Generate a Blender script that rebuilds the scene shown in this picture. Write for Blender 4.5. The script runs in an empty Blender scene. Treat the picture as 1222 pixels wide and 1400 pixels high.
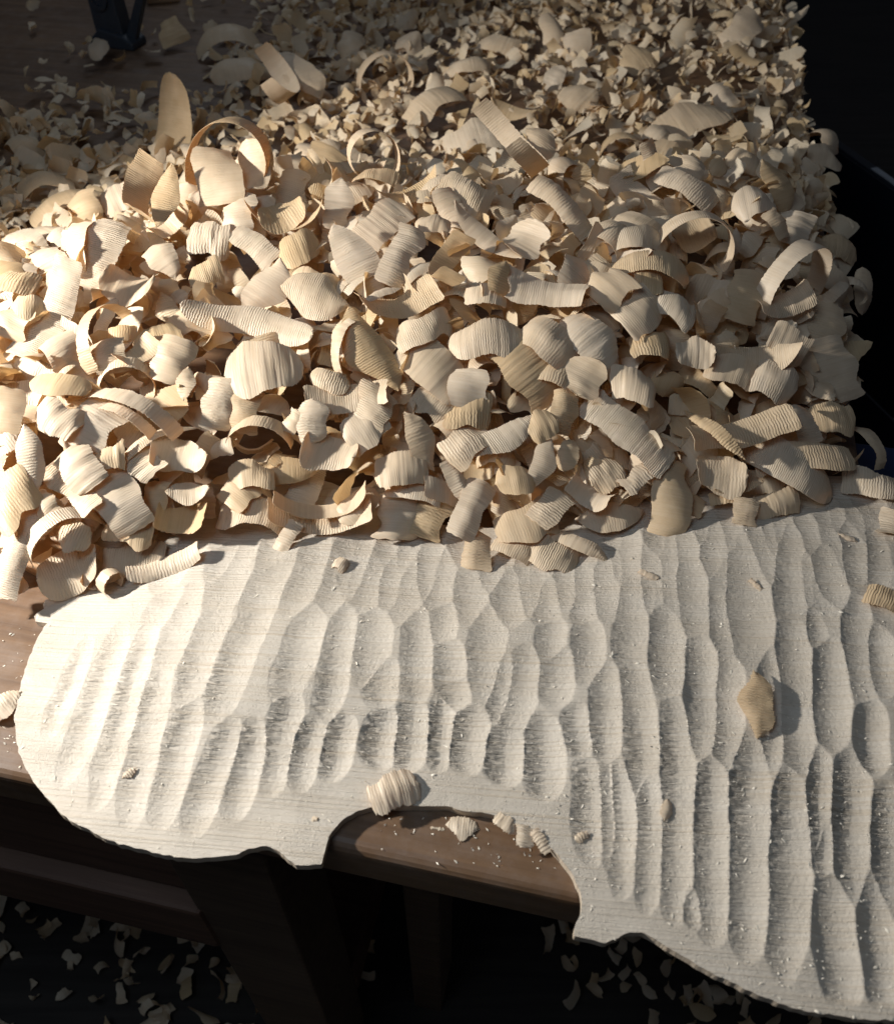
import bpy, math
import numpy as np
from mathutils import Vector, Matrix

rng = np.random.default_rng(11)
sc = bpy.context.scene
col = sc.collection

# ------------------------------------------------------------------ camera
H = 0.55                      # camera height above the plate margin (z = 0)
PITCH = math.radians(47.0)
FPX, CX, CY = 1199.0, 611.0, 700.0
cam_d = bpy.data.cameras.new('camera')
cam = bpy.data.objects.new('camera', cam_d)
col.objects.link(cam)
cam.location = (0, 0, H)
cam.rotation_euler = (math.radians(90) - PITCH, 0, 0)
cam_d.sensor_fit = 'VERTICAL'
cam_d.sensor_height = 36.0
cam_d.lens = FPX / 1400.0 * 36.0
cam_d.clip_start = 0.01
cam_d.clip_end = 50
cam_d.dof.use_dof = True
cam_d.dof.focus_distance = 0.74
cam_d.dof.aperture_fstop = 8.5
sc.camera = cam

# ------------------------------------------------------------------ light
w = bpy.data.worlds.new('World'); sc.world = w; w.use_nodes = True
bg = w.node_tree.nodes['Background']
bg.inputs[0].default_value = (0.75, 0.82, 1.0, 1)
bg.inputs[1].default_value = 0.032

def add_light(name, kind, loc, target, energy, color, **kw):
    d = bpy.data.lights.new(name, kind)
    d.energy = energy; d.color = color
    for k, v in kw.items(): setattr(d, k, v)
    o = bpy.data.objects.new(name, d); col.objects.link(o)
    o.location = loc
    o.rotation_euler = (Vector(target) - Vector(loc)).to_track_quat('-Z', 'Y').to_euler()
    return o
add_light('work_lamp', 'SPOT', (-0.86, 0.48, 0.42), (0.20, 0.50, 0.0), 56, (1.0, 0.96, 0.90),
          spot_size=math.radians(106), spot_blend=0.30, shadow_soft_size=0.022)
add_light('window_light', 'AREA', (-0.50, 0.12, 1.20), (0.0, 0.60, 0.0), 3.1, (0.70, 0.84, 1.0),
          shape='RECTANGLE', size=0.7, size_y=0.5)
add_light('back_window_light', 'AREA', (-0.5, 2.6, 1.35), (0.0, 1.1, 0.0), 2.8, (0.80, 0.89, 1.0),
          shape='RECTANGLE', size=0.7, size_y=0.6)

sc.view_settings.view_transform = 'Standard'
sc.view_settings.look = 'None'
sc.view_settings.exposure = 0.12
sc.view_settings.gamma = 1.0
sc.view_settings.use_curve_mapping = False
sc.render.engine = 'CYCLES'
sc.cycles.max_bounces = 8
sc.cycles.diffuse_bounces = 5
sc.cycles.use_denoising = True

# ------------------------------------------------------------------ projection helpers
SP, CP = math.sin(PITCH), math.cos(PITCH)
RIGHT = np.array([1., 0, 0]); UP = np.array([0, SP, CP]); FWD = np.array([0, CP, -SP])
CAMP = np.array([0, 0, H])
def ray(u, v):
    return FWD + RIGHT * ((u - CX) / FPX) + UP * ((CY - v) / FPX)
def at(u, v, z=0.0):
    d = ray(u, v); t = (z - H) / d[2]
    return CAMP + d * t
def depth_of(p):
    return float(np.dot(np.asarray(p) - CAMP, FWD))

# ------------------------------------------------------------------ materials
class NT:
    def __init__(self, name):
        self.m = bpy.data.materials.new(name); self.m.use_nodes = True
        self.t = self.m.node_tree; self.n = self.t.nodes; self.n.clear()
        self.out = self.n.new('ShaderNodeOutputMaterial')
    def new(self, kind, **kw):
        x = self.n.new(kind)
        ins = kw.pop('ins', {})
        for k, v in kw.items(): setattr(x, k, v)
        for k, v in ins.items():
            if hasattr(v, 'is_output'): self.t.links.new(v, x.inputs[k])
            else: x.inputs[k].default_value = v
        return x
    def link(self, a, b): self.t.links.new(a, b)
    def math(self, op, a, b=None, clamp=False):
        x = self.n.new('ShaderNodeMath'); x.operation = op; x.use_clamp = clamp
        for i, v in enumerate((a, b)):
            if v is None: continue
            if hasattr(v, 'is_output'): self.link(v, x.inputs[i])
            else: x.inputs[i].default_value = v
        return x.outputs[0]
    def mix(self, f, a, b, blend='MIX'):
        x = self.n.new('ShaderNodeMix'); x.data_type = 'RGBA'; x.blend_type = blend
        for i, v in ((0, f), (6, a), (7, b)):
            if hasattr(v, 'is_output'): self.link(v, x.inputs[i])
            else: x.inputs[i].default_value = v
        return x.outputs[2]
    def noise(self, vec, scale, detail=3, rough=0.55):
        return self.new('ShaderNodeTexNoise', ins={'Vector': vec, 'Scale': scale, 'Detail': detail, 'Roughness': rough}).outputs['Fac']
    def mapping(self, vec, scale, loc=None):
        ins = {'Vector': vec, 'Scale': scale}
        if loc is not None: ins['Location'] = loc
        return self.new('ShaderNodeMapping', ins=ins).outputs[0]
    def ramp(self, f, stops):
        x = self.n.new('ShaderNodeValToRGB'); self.link(f, x.inputs[0])
        e = x.color_ramp.elements
        while len(e) < len(stops): e.new(0.5)
        for k, (p, c) in enumerate(stops):
            e[k].position = p; e[k].color = c if len(c) == 4 else (*c, 1)
        return x.outputs[0]

def shaving_material():
    k = NT('spruce_shaving')
    uv = k.new('ShaderNodeUVMap', uv_map='UVMap').outputs[0]
    tint = k.new('ShaderNodeAttribute', attribute_name='tint').outputs['Fac']
    tone = tint
    base = k.ramp(tone, [(0.0, (0.83, 0.69, 0.49)), (0.3, (0.86, 0.74, 0.56)), (0.55, (0.87, 0.77, 0.61)),
                         (0.8, (0.80, 0.64, 0.42)), (1.0, (0.76, 0.58, 0.34))])
    # ribs: cracks across the shaving (uv.x runs along the length in metres)
    warp = k.noise(k.mapping(uv, (130, 190, 1)), 1.0, 4)
    sx = k.new('ShaderNodeSeparateXYZ', ins={0: uv}).outputs[0]
    sy = k.new('ShaderNodeSeparateXYZ', ins={0: uv}).outputs[1]
    pitch = k.math('ADD', 2200.0, k.math('MULTIPLY', k.math('FRACT', k.math('MULTIPLY', tint, 5.7)), 1500.0))
    ph = k.math('ADD', k.math('MULTIPLY', sx, pitch), k.math('MULTIPLY', warp, 9.0))
    rib = k.math('ADD', k.math('MULTIPLY', k.math('SINE', ph), 0.5), 0.5)
    fine = k.noise(k.mapping(uv, (1500, 260, 1)), 1.0, 3, 0.65)
    patch = k.ramp(k.noise(k.mapping(uv, (45, 55, 1)), 1.0, 2), [(0.38, (0.12, 0.12, 0.12)), (0.62, (1, 1, 1))])
    hgt = k.math('MULTIPLY', k.math('ADD', k.math('MULTIPLY', rib, 0.65), k.math('MULTIPLY', fine, 0.7)), patch)
    fr = k.math('FRACT', k.math('MULTIPLY', tint, 13.3))
    rstr = k.math('ADD', 0.14, k.math('MULTIPLY', k.math('MULTIPLY', fr, fr), 0.75))
    hgt = k.math('MULTIPLY', hgt, rstr)
    bump = k.new('ShaderNodeBump', ins={'Strength': 0.85, 'Distance': 0.0010, 'Height': hgt})
    # annual ring lines: slightly darker stripes across
    ring = k.ramp(k.noise(k.mapping(uv, (620, 14, 1)), 1.0, 1), [(0.40, (0.90, 0.85, 0.77)), (0.56, (1, 1, 1))])
    c = k.mix(0.35, base, ring, 'MULTIPLY')
    mott = k.ramp(k.noise(k.mapping(uv, (60, 60, 1), (3, 1, 0)), 1.0, 4), [(0.3, (0.93, 0.90, 0.85)), (0.65, (1.0, 1.0, 1.0))])
    c = k.mix(0.8, c, mott, 'MULTIPLY')
    p = k.new('ShaderNodeBsdfPrincipled', ins={'Base Color': c, 'Roughness': 0.5, 'Specular IOR Level': 0.45, 'Normal': bump.outputs[0]})
    tr = k.new('ShaderNodeBsdfTranslucent', ins={'Color': k.mix(0.85, c, (0.98, 0.70, 0.38, 1), 'MULTIPLY'), 'Normal': bump.outputs[0]})
    ms = k.new('ShaderNodeMixShader', ins={0: 0.29, 1: p.outputs[0], 2: tr.outputs[0]})
    k.link(ms.outputs[0], k.out.inputs[0])
    return k.m

def plate_material(name='carved_spruce', edge=False):
    k = NT(name)
    co = k.new('ShaderNodeTexCoord').outputs['Object']
    # annual rings run along local x, at uneven spacing
    rings = k.noise(k.mapping(co, (2.2, 520, 2.2)), 1.0, 2, 0.55)
    line = k.ramp(rings, [(0.46, (0, 0, 0)), (0.66, (1, 1, 1))])
    lv = k.ramp(k.noise(k.mapping(co, (9, 26, 9)), 1.0, 2), [(0.35, (0.10,) * 3), (0.65, (0.42,) * 3)])
    base = k.ramp(k.noise(k.mapping(co, (14, 60, 14)), 1.0, 3), [(0.3, (0.60, 0.53, 0.435)), (0.7, (0.66, 0.597, 0.507))])
    c = k.mix(k.math('MULTIPLY', line, lv), base, (0.52, 0.40, 0.26, 1))
    if edge:
        c = k.mix(0.35, c, (0.55, 0.40, 0.25, 1))
    # torn grain: cracks lying along the rings on the walls of the hollows
    tearw = k.new('ShaderNodeAttribute', attribute_name='tear').outputs['Fac']
    ticks = k.noise(k.mapping(co, (62, 560, 62), (5, 3, 0)), 1.0, 3, 0.6)
    ticks = k.ramp(ticks, [(0.40, (0, 0, 0)), (0.58, (1, 1, 1))])
    fibre = k.noise(k.mapping(co, (210, 1250, 210)), 1.0, 3, 0.7)
    fuzz = k.noise(k.mapping(co, (820, 1000, 820)), 1.0, 3, 0.7)
    fm = k.ramp(k.noise(k.mapping(co, (24, 24, 24)), 1.0, 3), [(0.35, (0.12,) * 3), (0.65, (0.75,) * 3)])
    h1 = k.math('ADD', k.math('MULTIPLY', k.math('MULTIPLY', ticks, tearw), 1.7), k.math('MULTIPLY', fibre, 0.40))
    h1 = k.math('ADD', h1, k.math('MULTIPLY', fuzz, fm))
    h1 = k.math('ADD', h1, k.math('MULTIPLY', line, 0.26))
    bump = k.new('ShaderNodeBump', ins={'Strength': 0.9, 'Distance': 0.0011, 'Height': h1})
    p = k.new('ShaderNodeBsdfPrincipled', ins={'Base Color': c, 'Roughness': 0.5, 'Specular IOR Level': 0.42, 'Normal': bump.outputs[0]})
    k.link(p.outputs[0], k.out.inputs[0])
    return k.m

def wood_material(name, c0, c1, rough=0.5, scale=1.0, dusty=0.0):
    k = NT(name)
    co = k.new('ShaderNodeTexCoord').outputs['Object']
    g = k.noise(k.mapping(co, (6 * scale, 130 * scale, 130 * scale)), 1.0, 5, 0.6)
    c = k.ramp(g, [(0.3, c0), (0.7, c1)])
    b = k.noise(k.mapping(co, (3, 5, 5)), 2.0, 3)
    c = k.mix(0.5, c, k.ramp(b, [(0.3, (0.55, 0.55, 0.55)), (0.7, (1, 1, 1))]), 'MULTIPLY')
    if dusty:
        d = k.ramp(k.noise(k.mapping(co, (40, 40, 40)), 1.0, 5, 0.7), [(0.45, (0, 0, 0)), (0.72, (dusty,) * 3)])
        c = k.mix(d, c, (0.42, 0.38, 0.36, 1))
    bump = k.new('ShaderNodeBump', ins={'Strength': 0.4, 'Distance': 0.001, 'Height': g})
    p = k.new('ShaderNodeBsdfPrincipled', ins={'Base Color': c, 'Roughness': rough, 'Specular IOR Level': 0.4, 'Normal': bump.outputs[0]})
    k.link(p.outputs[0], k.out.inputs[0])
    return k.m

def plain_material(name, c, rough=0.5, spec=0.4, var=0.25, scale=40):
    k = NT(name)
    co = k.new('ShaderNodeTexCoord').outputs['Object']
    n = k.noise(co, scale, 4)
    cc = k.mix(n, tuple(x * (1 - var) for x in c) + (1,), tuple(min(1, x * (1 + var)) for x in c) + (1,))
    bump = k.new('ShaderNodeBump', ins={'Strength': 0.15, 'Distance': 0.001, 'Height': n})
    p = k.new('ShaderNodeBsdfPrincipled', ins={'Base Color': cc, 'Roughness': rough, 'Specular IOR Level': spec, 'Normal': bump.outputs[0]})
    k.link(p.outputs[0], k.out.inputs[0])
    return k.m

M_SHAVE = shaving_material()
M_PLATE = plate_material()
M_EDGE = plate_material('sawn_spruce_edge', True)
M_BENCH = wood_material('bench_wood', (0.120, 0.067, 0.036), (0.215, 0.128, 0.070), 0.5, 1.0, 0.14)
M_RAIL = wood_material('rail_wood', (0.085, 0.045, 0.030), (0.16, 0.09, 0.06), 0.6)
M_LEG = wood_material('leg_wood', (0.07, 0.045, 0.03), (0.13, 0.09, 0.06), 0.7)
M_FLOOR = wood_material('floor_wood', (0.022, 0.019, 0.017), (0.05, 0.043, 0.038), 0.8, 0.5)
M_CLAMP = plain_material('blue_grey_plastic', (0.040, 0.049, 0.063), 0.42)
M_BIN = plain_material('navy_plastic', (0.008, 0.011, 0.019), 0.45)
M_NAVY = plain_material('navy_blue_plastic', (0.012, 0.022, 0.07), 0.4)
M_LIT_FIBRE = plain_material('lit_fibre', (0.86, 0.79, 0.66), 0.45, 0.5, 0.08)  # colour brightened to stand in for fuzz catching the light
M_STRIP = plain_material('grey_sticker', (0.32, 0.34, 0.37), 0.5)
M_BLOCK = wood_material('light_block_wood', (0.36, 0.22, 0.12), (0.50, 0.33, 0.19), 0.6)

# ------------------------------------------------------------------ object helpers
def mesh_obj(name, verts, faces, mat, parent=None, smooth=False, uvs=None, tint=None):
    me = bpy.data.meshes.new(name)
    verts = np.asarray(verts, dtype=np.float32)
    if isinstance(faces, np.ndarray):
        nf, k = faces.shape
        me.vertices.add(len(verts)); me.vertices.foreach_set('co', verts.ravel())
        me.loops.add(nf * k); me.loops.foreach_set('vertex_index', faces.ravel().astype(np.int32))
        me.polygons.add(nf)
        me.polygons.foreach_set('loop_start', np.arange(0, nf * k, k, dtype=np.int32))
        me.update(calc_edges=True)
    else:
        me.from_pydata(verts.tolist(), [], faces); me.update()
    if uvs is not None:
        lay = me.uv_layers.new(name='UVMap')
        vi = np.empty(len(me.loops), dtype=np.int32); me.loops.foreach_get('vertex_index', vi)
        lay.data.foreach_set('uv', np.asarray(uvs, dtype=np.float32)[vi].ravel())
    if tint is not None:
        a = me.attributes.new('tint', 'FLOAT', 'POINT')
        a.data.foreach_set('value', np.broadcast_to(np.asarray(tint, dtype=np.float32), (len(verts),)).copy())
    me.materials.append(mat)
    if smooth: me.polygons.foreach_set('use_smooth', np.ones(len(me.polygons), dtype=bool))
    o = bpy.data.objects.new(name, me); col.objects.link(o)
    if parent is not None: o.parent = parent
    return o

def tag(o, label=None, cat=None, group=None, kind=None):
    if label: o['label'] = label
    if cat: o['category'] = cat
    if group: o['group'] = group
    if kind: o['kind'] = kind
    return o

def box_geo(x0, x1, y0, y1, z0, z1):
    v = [(x, y, z) for z in (z0, z1) for y in (y0, y1) for x in (x0, x1)]
    f = [(0, 2, 3, 1), (4, 5, 7, 6), (0, 1, 5, 4), (2, 6, 7, 3), (0, 4, 6, 2), (1, 3, 7, 5)]
    return v, f
def box(name, ext, mat, parent=None, bevel=0.0, seg=2):
    v, f = box_geo(*ext)
    o = mesh_obj(name, v, f, mat, parent)
    if bevel:
        b = o.modifiers.new('bevel', 'BEVEL'); b.width = bevel; b.segments = seg
    return o
def prism(name, pts, y0, y1, mat, parent=None, bevel=0.0):
    """outline pts in local x,z extruded along y"""
    n = len(pts)
    v = [(x, y0, z) for x, z in pts] + [(x, y1, z) for x, z in pts]
    f = [tuple(range(n)), tuple(range(2 * n - 1, n - 1, -1))]
    f += [(i, i + n, (i + 1) % n + n, (i + 1) % n) for i in range(n)]
    o = mesh_obj(name, v, f, mat, parent)
    if bevel:
        b = o.modifiers.new('bevel', 'BEVEL'); b.width = bevel; b.segments = 2; b.limit_method = 'ANGLE'
    return o
def empty(name, loc, rz=0.0):
    o = bpy.data.objects.new(name, None); col.objects.link(o)
    o.location = loc; o.rotation_euler = (0, 0, rz); o.empty_display_size = 0.05
    return o

# smooth value noise for geometry
def vnoise(x, y, seed=0):
    def hsh(i, j):
        n = np.sin(i * 127.1 + j * 311.7 + seed * 74.7) * 43758.5453
        return n - np.floor(n)
    i, j = np.floor(x), np.floor(y); fx, fy = x - i, y - j
    fx = fx * fx * (3 - 2 * fx); fy = fy * fy * (3 - 2 * fy)
    return (hsh(i, j) * (1 - fx) + hsh(i + 1, j) * fx) * (1 - fy) + (hsh(i, j + 1) * (1 - fx) + hsh(i + 1, j + 1) * fx) * fy

# ------------------------------------------------------------------ floor
BENCH_Z = -0.0075
FLOOR_Z = -0.78
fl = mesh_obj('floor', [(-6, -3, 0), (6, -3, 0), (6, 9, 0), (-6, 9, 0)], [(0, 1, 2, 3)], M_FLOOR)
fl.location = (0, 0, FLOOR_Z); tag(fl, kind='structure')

# ------------------------------------------------------------------ bench
BA = math.radians(-12.2)
fp = at(790, 1232, BENCH_Z)                         # a point on the bench's front edge
bench = empty('workbench', (fp[0], fp[1], FLOOR_Z), BA)
tag(bench, 'brown wooden workbench under the carved plate and the heap of shavings', 'workbench')
bux = np.array([math.cos(BA), math.sin(BA)]); buy = np.array([-math.sin(BA), math.cos(BA)])
def to_bench(p):
    d = np.asarray(p)[:2] - fp[:2]
    return float(d @ bux), float(d @ buy)
re = to_bench(at(1108, 180, BENCH_Z))[0]            # bench right edge
TOPT = 0.046
zt = BENCH_Z - FLOOR_Z
top = box('bench_top', (-2.2, re, 0, 2.6, zt - TOPT, zt), M_BENCH, bench, 0.008, 4)
box('apron', (-2.2, -0.29, 0.012, 0.045, zt - TOPT - 0.150, zt - TOPT - 0.0), M_RAIL, bench, 0.002)
box('lower_rail', (-2.2, -0.29, -0.004, 0.04, zt - TOPT - 0.24, zt - TOPT - 0.152), M_RAIL, bench, 0.004)
for (x0, x1, y0, y1) in ((-0.295, -0.212, 0.0, 0.075), (-0.150, -0.112, 0.10, 0.17), (re - 0.16, re - 0.08, 2.3, 2.38), (-2.1, -2.02, 2.3, 2.38)):
    box('leg', (x0, x1, y0, y1, 0, zt - TOPT), M_LEG, bench, 0.003)
box('stretcher', (-0.295, -0.212, 0.075, 2.3, 0.12, 0.20), M_RAIL, bench, 0.003)

# ------------------------------------------------------------------ carved plate
PA = math.radians(-5.0)
pc = at(60, 846, 0.0)                                # centre line end at the neck stub
pux = np.array([math.cos(PA), math.sin(PA)]); puy = np.array([-math.sin(PA), math.cos(PA)])
def to_plate(p):
    d = np.asarray(p)[:2] - pc[:2]
    return np.array([d @ pux, d @ puy])
OUT_PX = [(60, 858), (44, 890), (32, 925), (24, 965), (22, 1000), (30, 1035), (48, 1072), (76, 1104), (112, 1130), (160, 1153),
          (212, 1167), (260, 1173), (312, 1171), (342, 1162), (366, 1159), (386, 1170), (404, 1185), (440, 1182), (444, 1160),
          (452, 1140), (468, 1123), (498, 1107), (540, 1102), (590, 1103), (640, 1109), (690, 1121), (730, 1142), (762, 1170),
          (784, 1200), (793, 1226), (794, 1246), (787, 1264), (785, 1279), (826, 1291), (844, 1281), (866, 1275), (890, 1281),
          (925, 1303), (965, 1327), (1010, 1350), (1060, 1369), (1110, 1384), (1160, 1392), (1222, 1396)]
half = [to_plate(at(u, v, -0.001)) for u, v in OUT_PX]
xe = half[-1][0]; ye = half[-1][1]
# the lower bout goes on past the picture's edge
half += [np.array([xe + 0.05, ye + 0.001]), np.array([xe + 0.10, ye + 0.012]), np.array([xe + 0.15, ye + 0.04]),
         np.array([xe + 0.185, ye + 0.09]), np.array([xe + 0.203, ye + 0.15]), np.array([xe + 0.21, -0.03]), np.array([xe + 0.212, 0.0])]
half = [np.array([0.0, 0.0])] + half
half = np.array(half)
half[0] = (half[1][0] + 0.003, 0.0)
def catmull(P, corner, step=0.0018):
    outp = []
    n = len(P)
    for i in range(n - 1):
        p1, p2 = P[i], P[i + 1]
        p0 = P[i - 1] if i > 0 and i not in corner else p1 - (p2 - p1)
        p3 = P[i + 2] if i + 2 < n and (i + 1) not in corner else p2 + (p2 - p1)
        m = max(2, int(np.linalg.norm(p2 - p1) / step))
        for s in range(m):
            t = s / m
            outp.append(0.5 * ((2 * p1) + (-p0 + p2) * t + (2 * p0 - 5 * p1 + 4 * p2 - p3) * t * t + (-p0 + 3 * p1 - 3 * p2 + p3) * t ** 3))
    outp.append(P[-1])
    return np.array(outp)
corner_idx = {17, 18, 33, 34, 35}
lower = catmull(half, corner_idx)
upper = lower[::-1].copy(); upper[:, 1] *= -1
OUT = np.vstack([lower, upper[1:-1]])
seg = np.linalg.norm(np.roll(OUT, -1, 0) - OUT, axis=1); arc = np.concatenate([[0], np.cumsum(seg)[:-1]])
nrm = np.roll(OUT, -1, 0) - np.roll(OUT, 1, 0); nrm = np.stack([nrm[:, 1], -nrm[:, 0]], 1); nrm /= np.linalg.norm(nrm, axis=1)[:, None] + 1e-9
OUT = OUT + nrm * ((vnoise(arc * 260, arc * 0, 3) - 0.5) * 0.0011 + (vnoise(arc * 70, arc * 0, 5) - 0.5) * 0.0014)[:, None]

G = 0.00072
x0, y0 = OUT.min(0) - 2 * G; x1, y1 = OUT.max(0) + 2 * G
y1 = min(y1, 0.215)
gx = np.arange(x0, x1, G); gy = np.arange(y0, y1, G)
X, Y = np.meshgrid(gx, gy, indexing='ij')
# signed distance to the outline, coarse then interpolated
def outline_dist(px, py):
    best = np.full(px.shape, 9.0)
    A = OUT; B = np.roll(OUT, -1, 0)
    inside = np.zeros(px.shape, dtype=bool)
    for a, b in zip(A, B):
        ab = b - a; L2 = ab @ ab + 1e-15
        t = np.clip(((px - a[0]) * ab[0] + (py - a[1]) * ab[1]) / L2, 0, 1)
        d = (px - a[0] - t * ab[0]) ** 2 + (py - a[1] - t * ab[1]) ** 2
        np.minimum(best, d, out=best)
    return np.sqrt(best)
def point_in(px, py):
    inside = np.zeros(px.shape, dtype=bool)
    A = OUT; B = np.roll(OUT, -1, 0)
    for a, b in zip(A, B):
        c = ((a[1] > py) != (b[1] > py))
        if not c.any(): continue
        xx = (b[0] - a[0]) * (py - a[1]) / (b[1] - a[1] + 1e-15) + a[0]
        inside ^= c & (px < xx)
    return inside
CG = 8
cx_ = gx[::CG]; cy_ = gy[::CG]
CXm, CYm = np.meshgrid(cx_, cy_, indexing='ij')
cd = outline_dist(CXm, CYm)
cin = point_in(CXm, CYm)
sdc = np.where(cin, cd, -cd)
def bilin(F, px, py):
    fi = np.clip((px - gx[0]) / (G * CG), 0, F.shape[0] - 1.001); fj = np.clip((py - gy[0]) / (G * CG), 0, F.shape[1] - 1.001)
    i = fi.astype(int); j = fj.astype(int); a = fi - i; b = fj - j
    return (F[i, j] * (1 - a) + F[i + 1, j] * a) * (1 - b) + (F[i, j + 1] * (1 - a) + F[i + 1, j + 1] * a) * b
def arch_of_dist(d):
    t = np.clip((d - 0.012) / 0.12, 0, 1)
    return 0.013 * t * t * (3 - 2 * t)
SD = bilin(sdc, X, Y)
ARCH = arch_of_dist(SD)
def arch_at(pxy):
    return float(arch_of_dist(bilin(sdc, np.array([pxy[0]]), np.array([pxy[1]])))[0])
def px_to_plate(u, v):
    z = 0.0
    for _ in range(4):
        p = to_plate(at(u, v, z)); z = arch_at(p)
    return p

# gouge scoops: (u0, v0, u1, v1, width px, depth mm)
SC = [
 (122,875,66,1005,34,1.3),(168,858,90,1068,46,1.6),(212,842,132,1098,44,1.9),(268,800,215,925,50,1.8),(222,900,176,1125,50,2.0),
 (342,745,285,845,52,1.8),(300,815,252,965,50,1.9),(262,955,214,1128,50,2.2),(392,750,340,855,52,1.8),(362,820,318,905,46,1.9),
 (340,850,292,985,52,2.0),(316,985,262,1140,50,2.4),(352,985,318,1118,50,2.6),(440,728,398,838,46,1.7),(482,728,448,838,46,1.8),
 (395,730,350,830,46,1.7),(430,830,385,960,52,2.0),(398,940,366,1085,48,2.4),(478,826,440,990,44,2.2),(432,980,404,1078,46,2.7),
 (512,830,500,938,54,2.2),(526,900,518,968,48,2.1),(470,975,452,1066,46,2.7),(526,968,512,1050,52,2.9),(574,832,566,962,46,2.2),
 (566,955,558,1054,50,2.8),(606,948,597,1052,40,2.6),(612,872,614,942,48,2.3),(620,922,622,972,48,2.2),(612,822,600,884,42,2.0),
 (666,826,660,958,52,2.2),(646,966,634,1056,58,3.0),(694,896,678,990,38,2.0),(722,885,694,1012,50,2.2),(696,992,684,1072,58,3.0),
 (702,772,690,855,52,2.2),(746,782,746,855,48,2.2),(758,845,746,908,42,2.1),(766,884,755,965,52,2.3),(742,978,746,1092,58,3.0),
 (796,792,796,855,44,2.1),(806,845,800,935,46,2.2),(786,962,790,1036,42,2.2),(524,745,490,838,52,2.0),(564,750,546,850,52,2.0),
 (604,750,596,835,48,1.9),(642,770,642,852,50,2.0),(829,908,826,1040,47,2.6),(865,785,862,925,50,2.2),(864,890,882,1100,48,2.4),
 (828,1040,842,1196,44,2.0),(912,815,912,952,52,2.7),(920,955,930,1130,50,2.7),(896,755,889,840,38,2.0),(940,752,948,872,56,2.7),
 (959,868,958,1036,52,3.2),(972,1030,972,1190,50,2.7),(980,785,992,895,40,2.1),(996,894,988,1050,48,2.6),(1012,735,1026,905,68,3.0),
 (1052,885,1054,1064,38,2.3),(1028,1000,1022,1190,58,3.0),(1076,705,1084,860,52,2.6),(1085,830,1090,1060,52,2.8),(1125,735,1136,830,52,2.8),
 (1114,822,1122,888,38,2.3),(1136,868,1136,1022,53,3.6),(1118,1022,1120,1190,38,2.5),(1160,705,1174,810,48,2.8),(1172,810,1178,960,48,2.7),
 (1192,958,1190,1056,45,3.3),(1200,850,1208,950,44,2.9),(1196,705,1202,840,50,2.8),(1214,1075,1218,1260,56,3.0),
 (803,1036,809,1178,48,2.2),(846,1040,851,1222,44,2.4),(886,1035,886,1242,44,2.3),(925,1035,921,1256,48,2.5),(968,1120,976,1288,50,2.6),
 (946,1215,951,1270,32,2.0),(1026,1120,1022,1308,57,2.9),(1080,1050,1075,1332,60,3.2),(1120,1095,1128,1200,38,2.4),(1138,1195,1150,1376,62,3.3),
 (1160,1030,1164,1230,57,3.6),(1193,1185,1208,1378,54,3.2),(1250,700,1255,900,55,3.0),(1255,880,1262,1120,55,3.0),(1262,1100,1270,1370,58,3.0),
 (240,800,205,860,46,1.5),(850,735,842,800,48,1.8),(800,730,798,800,48,1.8),(755,725,750,790,48,1.8),(905,705,900,770,46,2.0),(975,700,978,800,50,2.3),
]
R = np.zeros_like(X) + np.where(SD > 0.03, 0.0, 0.0)
rs = np.random.default_rng(5)
def carve(a, b, wm, dm):
    global R
    c = (a + b) / 2; d = b - a; L = np.linalg.norm(d); d = d / L; n = np.array([-d[1], d[0]])
    hl = L / 2 * 1.10; rad = hl * 1.5 + 0.03
    i0, i1 = np.searchsorted(gx, [c[0] - rad, c[0] + rad]); j0, j1 = np.searchsorted(gy, [c[1] - rad, c[1] + rad])
    if i1 <= i0 or j1 <= j0: return
    xs = X[i0:i1, j0:j1] - c[0]; ys = Y[i0:i1, j0:j1] - c[1]
    s = (xs * d[0] + ys * d[1]) / hl
    bend = rs.uniform(-1, 1) * 0.0025
    t = (xs * n[0] + ys * n[1]) + bend * (s * s - 0.3)
    wob = (vnoise((s * hl + c[1]) * 55, t * 0 + c[0] * 97, 9) - 0.5) * 0.0030
    t = (t + wob) / (wm / 2)
    r = dm * (-1.0 + 0.92 * t * t + 0.98 * np.abs(s) ** 3.2)
    R[i0:i1, j0:j1] = np.minimum(R[i0:i1, j0:j1], r)
for (u0, v0, u1, v1, wp, dep) in SC:
    a = px_to_plate(u0, v0); b = px_to_plate(u1, v1)
    pm = at((u0 + u1) / 2, (v0 + v1) / 2, 0.006)
    wm = wp * depth_of(pm) / FPX
    carve(a, b, wm * 1.04, dep * 0.001 * (0.95 + 0.2 * np.clip((u0 - 500) / 500, 0, 1)))
for _ in range(150):     # the half of the plate under the heap
    c = np.array([rs.uniform(0.05, x1 - 0.03), rs.uniform(0.06, y1)])
    a = c + (rs.uniform(-0.004, 0.004), 0.04); b = c - (rs.uniform(-0.004, 0.004), 0.04)
    carve(a, b, 0.030, 0.0022)
R *= np.clip((SD - 0.004) / 0.006, 0, 1)
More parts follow.
